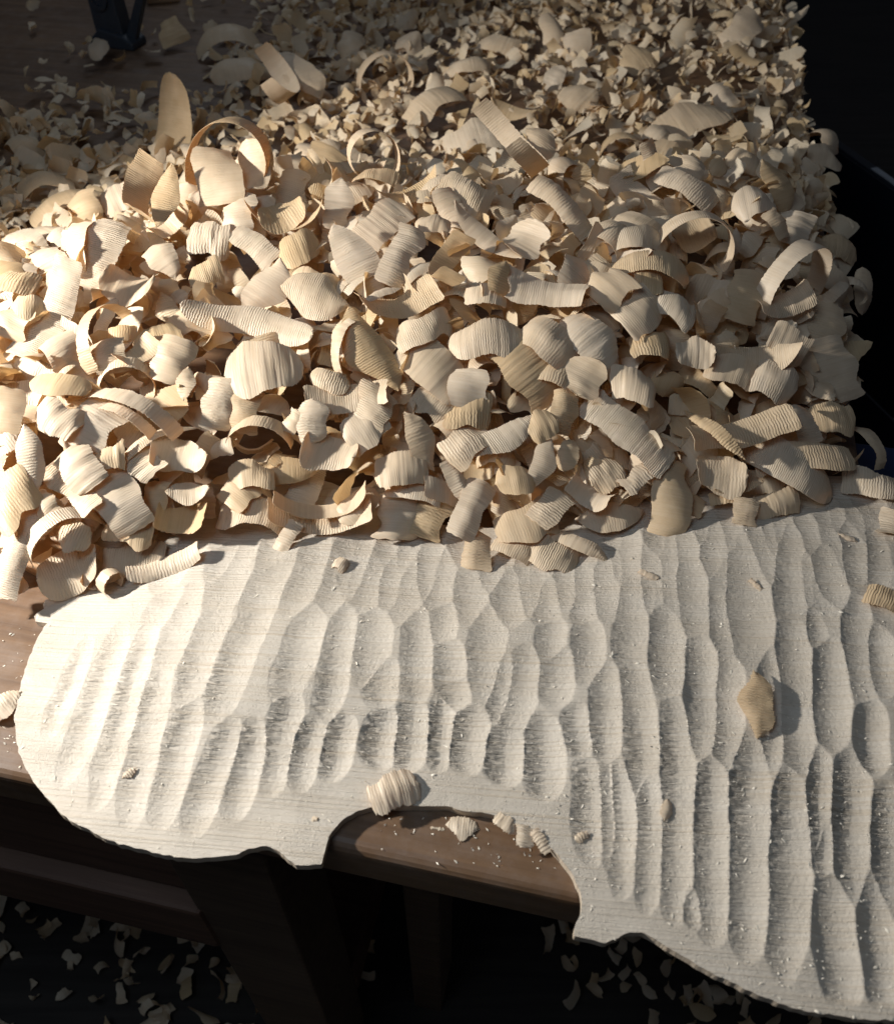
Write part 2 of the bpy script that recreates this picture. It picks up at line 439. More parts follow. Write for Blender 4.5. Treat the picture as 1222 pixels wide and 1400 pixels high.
# torn grain: short cracks along the grain, strongest on the walls of the deeper scoops
gr = np.gradient(R, G, axis=0)
wall = np.clip(-gr * 4.5 + 0.15, 0, 1) * np.clip((-R - 0.0002) / 0.0012, 0, 1)
tear = vnoise(X * 95, Y * 430, 21) * 0.65 + vnoise(X * 190, Y * 560, 22) * 0.35
band = np.clip(1.25 - np.abs(Y + 0.075 + 0.10 * (X - 0.25)) / 0.055, 0.30, 1.0)
TEAR = -wall * band * np.clip((tear - 0.42) * 3.2, 0, 1) * 0.0005
GRAIN = (vnoise(X * 30, Y * 640, 31) - 0.5) * 0.00026 + (vnoise(X * 700, Y * 800, 33) - 0.5) * 0.00022
Z = ARCH + R + TEAR + np.where(R < -0.0002, GRAIN, GRAIN * 0.5) + (vnoise(X * 40, Y * 40, 35) - 0.5) * 0.0006
# cells inside the outline
near = np.abs(SD) < 3 * G * 1.5
fine_sd = SD.copy()
ii, jj = np.nonzero(near)
pin = point_in(X[ii, jj], Y[ii, jj])
inside = SD > 0
inside[ii, jj] = pin
cell = (inside[:-1, :-1].astype(int) + inside[1:, :-1] + inside[:-1, 1:] + inside[1:, 1:]) >= 3
used = np.zeros(X.shape, dtype=bool)
for a in (0, 1):
    for b in (0, 1):
        used[a:a + cell.shape[0], b:b + cell.shape[1]] |= cell
idx = np.full(X.shape, -1, dtype=np.int64); idx[used] = np.arange(used.sum())
ci, cj = np.nonzero(cell)
quads = np.stack([idx[ci, cj], idx[ci + 1, cj], idx[ci + 1, cj + 1], idx[ci, cj + 1]], 1)
PV = np.stack([X[used], Y[used], Z[used]], 1)
# boundary edges
e = np.concatenate([quads[:, [0, 1]], quads[:, [1, 2]], quads[:, [2, 3]], quads[:, [3, 0]]])
key = np.minimum(e[:, 0], e[:, 1]) * 10_000_000 + np.maximum(e[:, 0], e[:, 1])
uq, first, cnt = np.unique(key, return_index=True, return_counts=True)
be = e[first[cnt == 1]]
bv = np.unique(be)
bp = PV[bv, :2]
A_ = OUT; B_ = np.roll(OUT, -1, 0)
ymask = bp[:, 1] < y1 - 4 * G
for n_, (vi, p) in enumerate(zip(bv, bp)):
    if not ymask[n_]: continue
    ab = B_ - A_; t = np.clip(((p - A_) * ab).sum(1) / ((ab * ab).sum(1) + 1e-15), 0, 1)
    q = A_ + ab * t[:, None]; dd = ((q - p) ** 2).sum(1); k_ = dd.argmin()
    if dd[k_] < (2.5 * G) ** 2: PV[vi, :2] = q[k_]
plate = empty('carved_instrument_plate', (pc[0], pc[1], 0), PA)
tag(plate, 'pale spruce cello plate covered in gouge hollows, overhanging the bench edge', 'instrument plate')
face = mesh_obj('carved_face', PV, quads, M_PLATE, plate, smooth=True)
ta = face.data.attributes.new('tear', 'FLOAT', 'POINT')
ta.data.foreach_set('value', (wall * band)[used].astype(np.float32))
# rim (sawn edge) and underside
be_v = {int(v): k for k, v in enumerate(bv)}
topb = PV[bv].copy(); topb[:, 2] -= 0.0002
botb = PV[bv].copy(); botb[:, 2] = BENCH_Z + 0.0004
nb = len(bv)
rim_v = np.vstack([topb, botb])
rim_f = [(be_v[int(a)], be_v[int(b)], be_v[int(b)] + nb, be_v[int(a)] + nb) for a, b in be]
mesh_obj('sawn_edge', rim_v, np.array(rim_f), M_EDGE, plate)
# neck stub with torn fibres at the end of the centre line
sv, sf = [], []
ns = 9
ends = []
stub_pts = []
for k_ in range(ns + 1):
    t = k_ / ns
    stub_pts.append((-0.006 - 0.004 * abs(math.sin(k_ * 2.1)) + 0.006 * t, -0.002 + 0.036 * t))
ol = [(0.016, -0.004)] + stub_pts + [(0.02, 0.036)]
def flat_prism(name, pts, z0, z1, mat, parent):
    n = len(pts)
    v = [(x, y, z0) for x, y in pts] + [(x, y, z1 + 0.0006 * math.sin(i * 3.3)) for i, (x, y) in enumerate(pts)]
    f = [tuple(range(n - 1, -1, -1)), tuple(range(n, 2 * n))] + [(i, (i + 1) % n, (i + 1) % n + n, i + n) for i in range(n)]
    return mesh_obj(name, v, f, mat, parent)
flat_prism('neck_stub', ol, BENCH_Z + 0.0005, -0.0012, M_PLATE, plate)

def plate_z(wx, wy):
    p = to_plate((wx, wy)); 
    if not (gx[0] < p[0] < gx[-1] and gy[0] < p[1] < gy[-1]): return BENCH_Z
    i = int((p[0] - gx[0]) / G); j = int((p[1] - gy[0]) / G)
    return float(Z[i, j]) if SD[i, j] > 0 else BENCH_Z

# ------------------------------------------------------------------ shavings: geometry
def shaving(L, W, curl, cross=0.12, twist=0.0, shape='r', rows=None, cols=6, rib=1.0, thick=0.0007, side=0.0, seed=0, shell=True, spiral=0.0, crease=None):
    r = np.random.default_rng(seed)
    rows = rows or int(np.clip(L / 0.0010, 14, 90))
    crease = (r.random() < 0.4) if crease is None else crease
    c0 = r.uniform(-0.4, 0.4)
    s = np.linspace(-1, 1, rows + 1); t = np.linspace(-1, 1, cols + 1)
    # half width along the length
    a = np.abs(s)
    if shape == 'r': prof = np.where(a > 0.93, 1 - (a - 0.93) * 2.0, 1.0)
    elif shape == 'l': prof = np.clip(1 - a ** 2.2, 0, 1) * 0.95 + 0.05
    elif shape == 'o': prof = np.sqrt(np.clip(1 - a ** 3.2, 0, 1)) * 0.96 + 0.04
    elif shape == 't': prof = np.clip(np.where(s > 0, 1 - (np.clip(s, 0, 1)) ** 2.0, np.where(a > 0.9, 1 - (a - 0.9) * 1.2, 1.0)), 0.05, 1)
    else: prof = np.clip(0.55 + 0.45 * (s + 1) / 2, 0, 1) * np.where(a > 0.93, 0.9, 1)      # fan
    prof = prof * (1 + 0.34 * (vnoise(s * 2.1 + 7, s * 0 + seed * 1.7, 2) - 0.5))
    skew = (vnoise(s * 1.6 + 3, s * 0 + seed * 0.77, 6) - 0.5) * 0.30 * W
    saw = (np.arange(rows + 1) % 2) * 2 - 1
    jag = saw * 0.00016 * rib + (r.random(rows + 1) - 0.5) * 0.0008 * rib
    jag2 = saw * 0.00016 * rib + (r.random(rows + 1) - 0.5) * 0.0008 * rib
    hwL = W / 2 * prof + jag; hwR = W / 2 * prof + jag2
    endj = (r.random(cols + 1) - 0.5) * 0.0016
    # centreline bend
    kap = 1 + spiral * s
    th = np.cumsum(kap); th = (th - th[rows // 2]) / rows * curl
    ds = L / rows
    x = np.cumsum(np.cos(th)) * ds; z = -np.cumsum(np.sin(th)) * ds
    x -= x.mean(); z -= z.mean()
    ribn = (vnoise(np.arange(rows + 1) * 0.47 + seed, s * 0 + 0.5, 8) - 0.5) * 0.00042 * rib + (r.random(rows + 1) - 0.5) * 0.00010 * rib
    pos = np.zeros((rows + 1, cols + 1, 3)); nor = np.zeros_like(pos); uv = np.zeros((rows + 1, cols + 1, 2))
    tw = twist * s
    for j, tj in enumerate(t):
        hw = hwL if tj < 0 else hwR
        y = tj * hw + skew
        tq = abs(tj - c0) / (1 + abs(c0)) * 1.15 if crease else tj * tj
        zz = -cross * W * tq * np.clip(prof, 0.3, 1) + ribn * (1 + 0.6 * np.sin(tj * 3 + s * 11))
        zz = zz + (vnoise(s * 3 + 11, s * 0 + tj * 1.5 + seed * 0.37, 4) - 0.5) * 0.05 * W
        yy = y * np.cos(tw) - zz * np.sin(tw) + side * L * (s * s - 0.33)
        z2 = y * np.sin(tw) + zz * np.cos(tw)
        ex = np.zeros(rows + 1); ex[0] = endj[j]; ex[-1] = -endj[-j - 1]
        pos[:, j, 0] = x + z2 * np.sin(th) + ex * np.cos(th); pos[:, j, 1] = yy; pos[:, j, 2] = z + z2 * np.cos(th)
        slope = 2 * cross * tj
        nn = np.stack([np.sin(th), slope + np.sin(-tw), np.cos(th) * np.cos(tw)], 1)
        nor[:, j] = nn / np.linalg.norm(nn, axis=1)[:, None]
        uv[:, j, 0] = (s + 1) * L / 2 + seed * 0.013; uv[:, j, 1] = y + seed * 0.021
    pos -= pos.reshape(-1, 3).mean(0)
    nv = (rows + 1) * (cols + 1)
    I = np.arange(nv).reshape(rows + 1, cols + 1)
    q = np.stack([I[:-1, :-1], I[1:, :-1], I[1:, 1:], I[:-1, 1:]], -1).reshape(-1, 4)
    P = pos.reshape(-1, 3); N = nor.reshape(-1, 3); UV = uv.reshape(-1, 2)
    if not shell: return P, q, UV
    tk = thick * (1 - 0.55 * np.abs(t[None, :]) ** 3) * (1 - 0.5 * a[:, None] ** 5)
    tk = tk.reshape(-1, 1)
    V = np.vstack([P + N * tk / 2, P - N * tk / 2])
    loop = np.concatenate([I[:-1, 0], I[-1, :-1], I[:0:-1, -1], I[0, :0:-1]])
    nx = np.roll(loop, -1)
    m = len(loop); k0 = 2 * nv + np.arange(m); k1 = 2 * nv + (np.arange(m) + 1) % m
    V = np.vstack([V, V[loop], V[loop + nv]])
    rimq = np.stack([k0, k0 + m, k1 + m, k1], 1)[:, ::-1]
    F = np.vstack([q, q[:, ::-1] + nv, rimq])
    return V, F, np.vstack([UV, UV, UV[loop], UV[loop]])

# ------------------------------------------------------------------ heap surface
front_px = [(-120, 830), (0, 815), (60, 800), (140, 780), (210, 745), (300, 722), (400, 716), (520, 718), (600, 715), (700, 735), (800, 712), (900, 700), (1000, 690), (1110, 672), (1180, 650), (1330, 640)]
front_w = np.array([at(u, v, 0.006)[:2] for u, v in front_px])
def front_y(x): return np.interp(x, front_w[:, 0], front_w[:, 1])
def right_x(y):       # bench right edge at world y
    t = (y - (fp[1] + re * bux[1])) / buy[1]
    return fp[0] + re * bux[0] + t * buy[0]
def heap(x, y):
    x = np.asarray(x, float); y = np.asarray(y, float)
    d = y - front_y(x)
    dr = right_x(y) - x
    up = 1 - np.exp(-np.clip(d, 0, 9) / 0.11)
    crest = 0.130 - 0.012 * np.clip((x - 0.1) / 0.4, 0, 1) - 0.045 * np.clip((-x - 0.30) / 0.25, 0, 1)
    fall = 1 / (1 + np.exp((d - 0.50 + 0.12 * np.clip((-x - 0.22) / 0.3, 0, 1)) / 0.034))
    z = BENCH_Z + 0.008 + up * (crest * fall + 0.016 * (1 - fall) + 0.012 * (1 - fall) * np.clip((x + 0.1) / 0.5, 0, 1))
    z = z + up * fall * ((vnoise(x * 7 + 3, y * 7, 51) - 0.5) * 0.045 + (vnoise(x * 16, y * 16, 52) - 0.5) * 0.022)
    z = np.where(dr < 0.10, BENCH_Z + (z - BENCH_Z) * np.clip(0.40 + dr / 0.10 * 0.60, 0.0, 1), z)
    return z
def hit_heap(u, v):
    d = ray(u, v); prev = None
    ts = np.linspace(0.4, 3.2, 1400)
    P = CAMP[None] + d[None] * ts[:, None]
    hz = heap(P[:, 0], P[:, 1])
    k_ = np.argmax(P[:, 2] < hz)
    if P[k_, 2] >= hz[k_]: k_ = len(ts) - 1
    return P[k_]

# ------------------------------------------------------------------ traced shavings
# (u, v, length px, width px, angle deg in the picture, curl deg, nx, ny, shape, label or None)
BASE = {(236,196):(226,262),(312,200):(312,262),(297,238):(300,280),(345,228):(345,268),(193,262):(200,312),(226,270):(226,316),
        (712,205):(720,268),(735,200):(735,250),(952,322):(952,366),(1092,368):(1095,415),(510,202):(510,232),(384,112):(390,150),(412,100):(412,130)}
HERO = [
 (236,190,140,42,80,-40,-.05,-.1,'o','tall ochre shaving standing upright beside the arched ring of shaving'),
 (312,200,235,30,0,235,-.1,.84,'r','thin ochre shaving arched into an open ring on top of the heap'),
 (297,238,85,58,100,35,.1,.1,'r',None),(345,228,75,46,95,-50,-.3,.1,'o',None),
 (193,262,110,34,85,-150,.7,.2,'r',None),(226,270,95,32,78,-45,.15,.1,'l','white petal shaped shaving standing in a curled cup below the tall ochre one'),
 (138,345,105,46,76,35,.2,.1,'r',None),(106,335,80,34,88,60,-.5,.1,'r',None),
 (70,425,150,42,68,-35,.1,.15,'r','long bright white shaving leaning down to the brightly lit side of the heap'),
 (178,388,80,50,-8,-80,0,.55,'o',None),(225,356,66,36,-50,60,.2,.3,'t',None),(281,374,46,44,20,20,.1,.2,'f',None),
 (342,440,192,42,-14,-40,0,.28,'o','long white ribbed shaving lying almost straight across the heap'),
 (214,462,66,46,22,40,0,.4,'f',None),(236,492,66,50,70,20,.1,.1,'r',None),(150,486,52,46,-82,40,.1,.2,'r',None),(188,482,60,30,40,-120,.2,.5,'r',None),
 (140,446,130,20,70,190,-.4,.75,'r',None),(20,440,50,44,60,30,0,.3,'r',None),(36,420,56,38,10,70,0,.5,'o',None),
 (32,340,75,62,-25,50,0,.4,'o',None),(18,386,70,34,-12,60,0,.5,'r',None),(88,278,105,30,34,50,0,.5,'r',None),(118,286,56,38,-62,30,.2,.2,'r',None),
 (160,272,42,40,25,20,0,.2,'r',None),(60,250,80,30,15,60,0,.5,'r',None),
 (347,335,72,34,-42,15,0,.2,'r','small white ribbed oblong shaving lying above the long straight one'),
 (408,340,70,48,20,70,0,.35,'o',None),(386,292,66,48,25,-60,0,.5,'o',None),(390,296,140,26,0,-150,0,.75,'l',None),
 (488,358,130,58,-62,22,.1,.15,'l','broad white leaf shaped ribbed shaving with a ridge down its middle'),
 (520,308,88,46,50,20,.1,.25,'r',None),(548,348,92,36,70,20,.2,.1,'r',None),(462,276,78,36,86,30,.2,.1,'t',None),
 (430,404,98,58,-18,20,0,.2,'l',None),(364,392,90,52,58,15,.1,.15,'l',None),(545,412,118,36,16,-75,0,.55,'r',None),(522,402,60,13,26,30,0,.5,'l',None),
 (506,478,135,56,-60,20,.15,.1,'l','greyish beige spindle shaped shaving pointing down the slope of the heap'),(462,474,90,18,80,60,-.75,.1,'r',None),
 (360,502,110,80,10,45,0,.35,'o',None),(580,450,90,40,22,60,0,.35,'r',None),(590,500,105,60,-40,20,.1,.25,'r',None),
 (440,226,66,58,70,30,0,.2,'f',None),(472,214,56,32,-20,40,0,.5,'r',None),(510,202,150,28,10,260,0,.85,'r',None),(515,240,66,22,-5,50,0,.5,'r',None),
 (556,258,110,26,20,-80,0,.65,'l',None),(325,292,66,46,85,40,-.2,.2,'r',None),(286,326,58,46,-4,20,0,.1,'r',None),(592,306,50,28,-10,40,0,.5,'r',None),
 (655,190,105,52,14,65,0,.35,'r','white ribbed saddle shaped shaving beside a tall thin loop at the shaded crest'),
 (712,205,190,26,-70,-190,-.55,.5,'r','tall thin looped shaving with a dark hollow, standing on the shaded crest'),(735,200,60,44,60,40,.1,.0,'o',None),
 (636,264,78,50,-20,40,0,.35,'r',None),(664,322,130,26,-42,-50,.1,.3,'l',None),(718,326,58,52,60,-50,-.2,.35,'o',None),
 (785,302,160,30,-50,30,.3,.2,'r','long grey twisted strip of shaving running down from the dark hollow'),(866,326,112,36,4,85,0,.55,'r',None),(890,362,125,33,-4,75,0,.6,'r',None),
 (742,396,115,40,-12,-30,0,.4,'r',None),(874,424,70,62,38,25,.15,.2,'r',None),(886,384,40,36,-5,20,0,.2,'r',None),(835,392,60,50,45,30,-.2,.2,'r',None),
 (668,464,122,52,3,55,0,.35,'o',None),(722,502,120,64,-50,45,.15,.2,'r','broad ribbed shaving bending over into a second ribbed piece in mid heap'),
 (758,470,115,56,-38,70,.2,.3,'r',None),(812,474,130,56,-50,65,.2,.25,'t','grey white domed shaving with fine cross ribs lying beside its twin'),
 (890,470,64,36,10,60,0,.4,'r',None),(665,402,64,32,-8,60,0,.45,'r',None),(612,362,110,30,80,-200,.5,.4,'r',None),(684,376,50,30,75,40,.3,.1,'t',None),
 (905,205,46,38,-30,50,0,.3,'o',None),(944,230,38,36,60,30,0,.2,'r',None),(982,228,28,26,-40,40,0,.2,'o',None),(1020,222,60,34,-20,50,0,.3,'o',None),
 (1062,254,86,38,-66,40,.3,.1,'l',None),(1030,276,72,48,0,80,0,.45,'o',None),(938,254,98,36,-38,60,0,.35,'r',None),
 (952,322,210,32,0,230,0,.80,'r','large ribbed shaving curled into a round open loop near the bench end'),(946,318,60,54,20,-40,0,.3,'o',None),
 (1006,330,40,16,85,20,.2,.1,'l','tiny bright pointed sliver leaning against the round open loop'),
 (1088,312,56,46,72,25,.1,.2,'r','bright white oblong shaving standing above a curled loop at the bench end'),(1062,306,44,22,-60,20,.3,.2,'r',None),
 (1092,368,220,26,25,215,.15,.78,'r',None),(1020,402,84,46,74,40,.1,.25,'r',None),(1072,412,82,34,14,-40,0,.45,'r',None),(1120,440,64,62,75,30,.1,.1,'r',None),
 (1180,396,70,30,86,40,.3,.1,'o',None),(1138,402,68,16,40,20,0,.6,'r',None),(1020,482,170,44,-10,-90,0,.55,'l',None),(1078,470,58,52,-28,20,.1,.1,'r',None),
 (1148,338,66,46,-20,60,.3,.4,'o',None),(922,420,66,48,-30,35,.1,.2,'f',None),(950,482,54,40,-5,-30,0,.2,'o',None),
 (1134,506,95,76,-72,20,.15,.1,'r','broad smooth beige rectangular shaving standing at the bench end'),(1012,588,155,36,14,-40,0,.4,'r',None),(976,590,100,20,-46,40,-.3,.4,'l',None),
 (1082,642,152,56,-32,70,.1,.4,'o','large white wrinkled shaving arching over the carved plate edge of the heap'),(1100,624,138,40,2,30,0,.45,'r',None),(1058,692,70,36,12,20,0,.3,'r',None),
 (1196,672,95,34,-14,40,0,.5,'r','white ribbed shaving overhanging the bench end above the plate'),(985,648,70,54,-10,-40,0,.35,'o',None),(1008,666,70,15,4,-30,0,.6,'l',None),(1002,682,66,15,0,40,0,.6,'r',None),
 (1060,522,66,50,-25,50,.1,.3,'r',None),(1000,505,70,44,-20,40,0,.3,'r',None),(912,690,112,52,80,35,.1,.25,'r','broad shaving hanging down from the heap onto the carved hollows'),
 (1016,706,38,32,80,20,0,.3,'r',None),(950,690,32,26,60,50,0,.4,'r',None),(1138,572,66,40,6,30,0,.3,'r',None),(1100,580,60,40,-70,40,.3,.2,'r',None),
 (858,590,145,46,-40,18,.1,.3,'r','long white ribbed oblong shaving sloping across the lower heap'),(690,596,108,40,32,25,0,.3,'l','smooth white blade of shaving pointing up to the heap'),
 (740,634,78,34,68,25,.1,.2,'l',None),(776,622,46,27,80,20,0,.2,'o',None),(706,656,62,38,10,60,0,.4,'o',None),(770,562,66,36,82,30,.2,.1,'r',None),(742,582,46,42,20,30,0,.3,'o',None),
 (800,516,56,56,60,-30,0,.2,'o',None),(866,526,68,44,-10,50,0,.4,'r',None),(830,650,52,42,30,25,0,.3,'o',None),(876,650,60,24,34,15,0,.5,'r',None),
 (836,706,100,40,8,45,0,.45,'l',None),(806,676,66,30,-30,-70,0,.5,'r',None),(720,714,90,58,15,40,0,.45,'f',None),(752,694,56,40,50,20,0,.4,'r',None),
 (644,694,86,42,64,25,.1,.3,'r',None),(626,660,72,24,-62,20,.3,.2,'t',None),(652,750,58,40,84,40,0,.45,'r','short ribbed shaving fallen onto the plate below the heap'),
 (702,752,60,24,-24,40,0,.4,'r',None),(752,758,76,40,-25,30,0,.45,'r',None),(788,748,100,20,-24,50,0,.6,'l','thin pointed ribbon of shaving at the foot of the heap on the plate'),
 (640,530,56,50,80,20,0,.1,'r',None),(640,564,66,46,0,40,0,.4,'r',None),(640,606,78,42,30,50,0,.45,'r',None),
 (426,576,62,44,88,15,0,.1,'o','short white tongue shaped shaving standing upright in the lower heap'),(400,576,32,22,60,20,-.3,.1,'r',None),(354,586,130,26,-4,160,0,.8,'r',None),
 (450,618,80,54,-15,-70,.1,.3,'o',None),(474,542,115,40,6,-40,0,.4,'r',None),(450,520,60,32,-15,40,0,.3,'o',None),(510,556,56,52,60,20,0,.1,'r',None),(500,585,66,46,30,30,0,.3,'r',None),
 (598,550,66,50,-35,30,.1,.3,'r',None),(574,602,92,36,-64,35,.3,.2,'l',None),(548,640,78,44,5,50,0,.45,'r',None),(566,672,82,22,-10,40,0,.55,'r',None),
 (442,690,150,28,4,-125,0,.72,'r','pale shaving curled in a wide crescent at the foot of the heap'),(440,708,160,30,0,-110,0,.6,'r',None),(394,736,46,22,64,15,0,.3,'r',None),
 (345,704,115,36,-6,110,0,.6,'r',None),(344,650,66,32,4,50,0,.45,'r',None),(544,702,72,60,85,30,0,.3,'r',None),(590,706,62,46,70,25,.1,.25,'r',None),(328,672,50,42,50,30,0,.4,'r',None),(490,690,70,40,40,50,0,.5,'o',None),
 (130,580,96,62,60,50,.1,.3,'r','broad bright white shaving bridged by thin arched ribbons'),(78,572,64,46,-36,20,0,.2,'r',None),(168,552,190,24,-14,110,0,.75,'r',None),(160,566,130,18,-18,110,.1,.75,'r',None),
 (14,560,66,36,86,40,.2,.2,'r',None),(80,526,88,34,-12,40,0,.5,'o',None),(42,626,95,32,-78,20,.2,.1,'l',None),(34,742,145,44,70,35,.15,.35,'r','long smooth white blade of shaving lying on the bench by the plate end'),
 (18,682,66,64,40,30,0,.3,'r',None),(160,680,110,56,-50,40,.1,.4,'r',None),(110,640,66,50,-50,20,0,.25,'r',None),(98,668,95,30,-40,-20,0,.4,'r',None),(146,626,48,38,10,20,0,.3,'f',None),
 (198,632,46,40,-48,15,0,.4,'r',None),(212,686,58,33,86,15,0,.2,'r',None),(174,726,72,48,0,40,0,.4,'f',None),(86,722,150,26,30,190,.1,.75,'r',None),(100,732,54,38,-10,50,0,.4,'o',None),
 (96,780,82,68,25,-60,.05,.4,'o','crinkled cupped shaving resting on the plate end with tiny curls beside it'),(132,796,60,16,0,-200,0,.75,'r',None),(150,790,55,18,40,260,0,.8,'r',None),
 (226,774,98,26,18,-35,0,.5,'r','ribbed white sliver lying flat on the bright end of the plate'),(184,768,84,46,5,15,0,.55,'r',None),(248,622,86,46,-5,-70,0,.45,'t',None),(216,600,115,16,28,40,0,.7,'t',None),
 (250,708,80,36,0,-130,0,.6,'r',None),(258,672,60,28,8,-40,0,.5,'l',None),(302,552,74,46,80,20,.1,.1,'r',None),(336,562,64,36,84,30,.1,.15,'r',None),(254,524,46,26,82,20,0,.1,'l',None),
 (8,800,50,36,30,40,0,.4,'r',None),(10,600,50,36,40,50,0,.4,'r',None),(60,690,60,30,-40,50,0,.4,'r',None),
 (330,96,92,48,12,50,0,.35,'o',None),(312,52,105,42,8,80,0,.5,'r',None),(412,100,90,48,-55,40,.1,.2,'l',None),(384,112,130,24,-75,-190,-.5,.45,'r','cupped shaving with a dark hollow in the dim back of the heap'),
 (528,108,150,22,10,240,0,.8,'r',None),(592,140,96,36,40,50,0,.35,'r',None),(235,42,42,40,-60,30,0,.2,'f',None),(134,66,36,30,40,60,0,.3,'o',None),
 (790,62,44,38,-80,15,0,.1,'r',None),(755,46,66,32,-84,30,.1,.1,'o',None),(758,106,46,28,55,25,0,.2,'o',None),(790,132,54,46,-40,50,0,.3,'o','smooth rounded egg shaped chip among the dim shavings at the back'),
 (990,134,52,46,-60,20,0,.2,'f','white ragged fan shaped chip among the dim shavings at the back'),(946,164,110,46,24,35,0,.35,'r',None),(1014,44,80,38,56,35,0,.2,'r',None),(1128,214,54,36,-15,40,.2,.4,'o',None),
 (1085,20,50,14,20,-70,0,.5,'l',None),(1062,118,46,24,0,-130,0,.6,'r',None),(680,60,60,30,-20,60,0,.3,'r',None),(640,90,70,26,10,60,0,.4,'r',None),(870,80,50,40,30,40,0,.3,'o',None),
 (700,150,70,24,-20,-60,0,.4,'l',None),(480,60,50,34,60,60,0,.3,'o',None),(560,60,46,34,-30,70,0,.3,'o',None),
]
count = 0
centres = []
def place_shaving(P, Lw, Ww, Nw, L, W, curl, shape, label, tint, **kw):
    global count
    count += 1
    V, F, UV = shaving(L, W, math.radians(curl), shape=shape, seed=count * 3 + 1, **kw)
    o = mesh_obj('wood_shaving', V, F, M_SHAVE, smooth=True, uvs=UV, tint=tint)
    m = Matrix(((Lw[0], Ww[0], Nw[0], P[0]), (Lw[1], Ww[1], Nw[1], P[1]), (Lw[2], Ww[2], Nw[2], P[2]), (0, 0, 0, 1)))
    o.matrix_world = m
    zmin = min((m @ Vector(v)).z for v in V[::3].tolist())
    floor = plate_z(P[0], P[1])
    if zmin < floor + 0.0006:
        o.location.z += min(floor + 0.0006 - zmin, 0.02)
    if label is None:
        ac = abs(curl)
        cw = 'nearly flat' if ac < 35 else 'gently curved' if ac < 75 else 'strongly curved' if ac < 135 else 'ring curled'
        sw = {'r': 'square ended', 'l': 'pointed leaf shaped', 'o': 'rounded', 't': 'one sided tapering', 'f': 'fan shaped'}[str(shape)]
        zw = 'narrow ' if W < 0.017 else 'broad ' if W > 0.033 else ''
        if P[1] > 1.02: pw = 'in the dim back of the heap'
        elif P[0] > right_x(P[1]) - 0.16: pw = 'at the bench end of the heap'
        elif P[1] < front_y(P[0]) + 0.07: pw = 'at the foot of the heap'
        elif P[0] < -0.22: pw = 'on the bright side of the heap'
        else: pw = 'on the open slope of the heap'
        tw_ = 'ochre ' if tint > 0.78 else 'white ' if 0.36 < tint < 0.68 else 'cream '
        tag(o, f'{zw}{cw} {tw_}{sw} shaving {pw}', 'wood shaving', f'{zw}{cw} {tw_}{sw} shavings {pw}')
    else: tag(o, label, 'wood shaving')
    centres.append(np.array(o.location))
    return o
def frame_from_cam(ang, nx, ny):
    nz = math.sqrt(max(0.02, 1 - nx * nx - ny * ny))
    N = np.array([nx, ny, nz]); N /= np.linalg.norm(N)
    c, s = math.cos(math.radians(ang)), math.sin(math.radians(ang))
    L = np.array([c, s, -(c * N[0] + s * N[1]) / N[2]])
    fore = 1.0 / np.linalg.norm(L); L /= np.linalg.norm(L)
    Wd = np.cross(N, L)
    tow = lambda a: RIGHT * a[0] + UP * a[1] - FWD * a[2]
    return tow(L), tow(Wd), tow(N), fore, math.hypot(Wd[0], Wd[1])
hr = np.random.default_rng(77)
for (u, v, lp, wp, ang, curl, nx, ny, shp, lab) in HERO:
    P = hit_heap(u, v)
    if (u, v) in BASE:
        P = CAMP + ray(u, v) * depth_of(hit_heap(*BASE[(u, v)]))
    Lw, Ww, Nw, fL, fW = frame_from_cam(ang, nx, ny)
    sc_ = depth_of(P) / FPX
    L = lp * sc_ / max(fL, 0.55)
    W = wp * sc_ / max(fW, 0.62) if ny < 0.7 else wp * sc_ * 1.05
    L = min(L, 0.19); W = min(W, 0.052)
    P = P + (CAMP - P) / np.linalg.norm(CAMP - P) * hr.uniform(0.008, 0.016)
    loop = abs(curl) > 100
    if not loop: curl *= 1.45
    tnt = hr.random()
    if lab and 'ochre' in lab: tnt = 0.96
    elif lab and 'white' in lab: tnt = 0.5 + 0.1 * tnt
    place_shaving(P, Lw, Ww, Nw, L, W, curl, shp, lab, tnt, cross=(0.02 if loop else hr.uniform(0.04, 0.16)) * (1 if curl >= 0 else 1),
                  twist=hr.uniform(-.35, .35) * (0.4 if loop else 1), rib=hr.uniform(0.5, 1.5), thick=hr.uniform(0.0004, 0.0008),
                  side=hr.uniform(-.06, .06), spiral=hr.uniform(-.5, .5))
NH = count
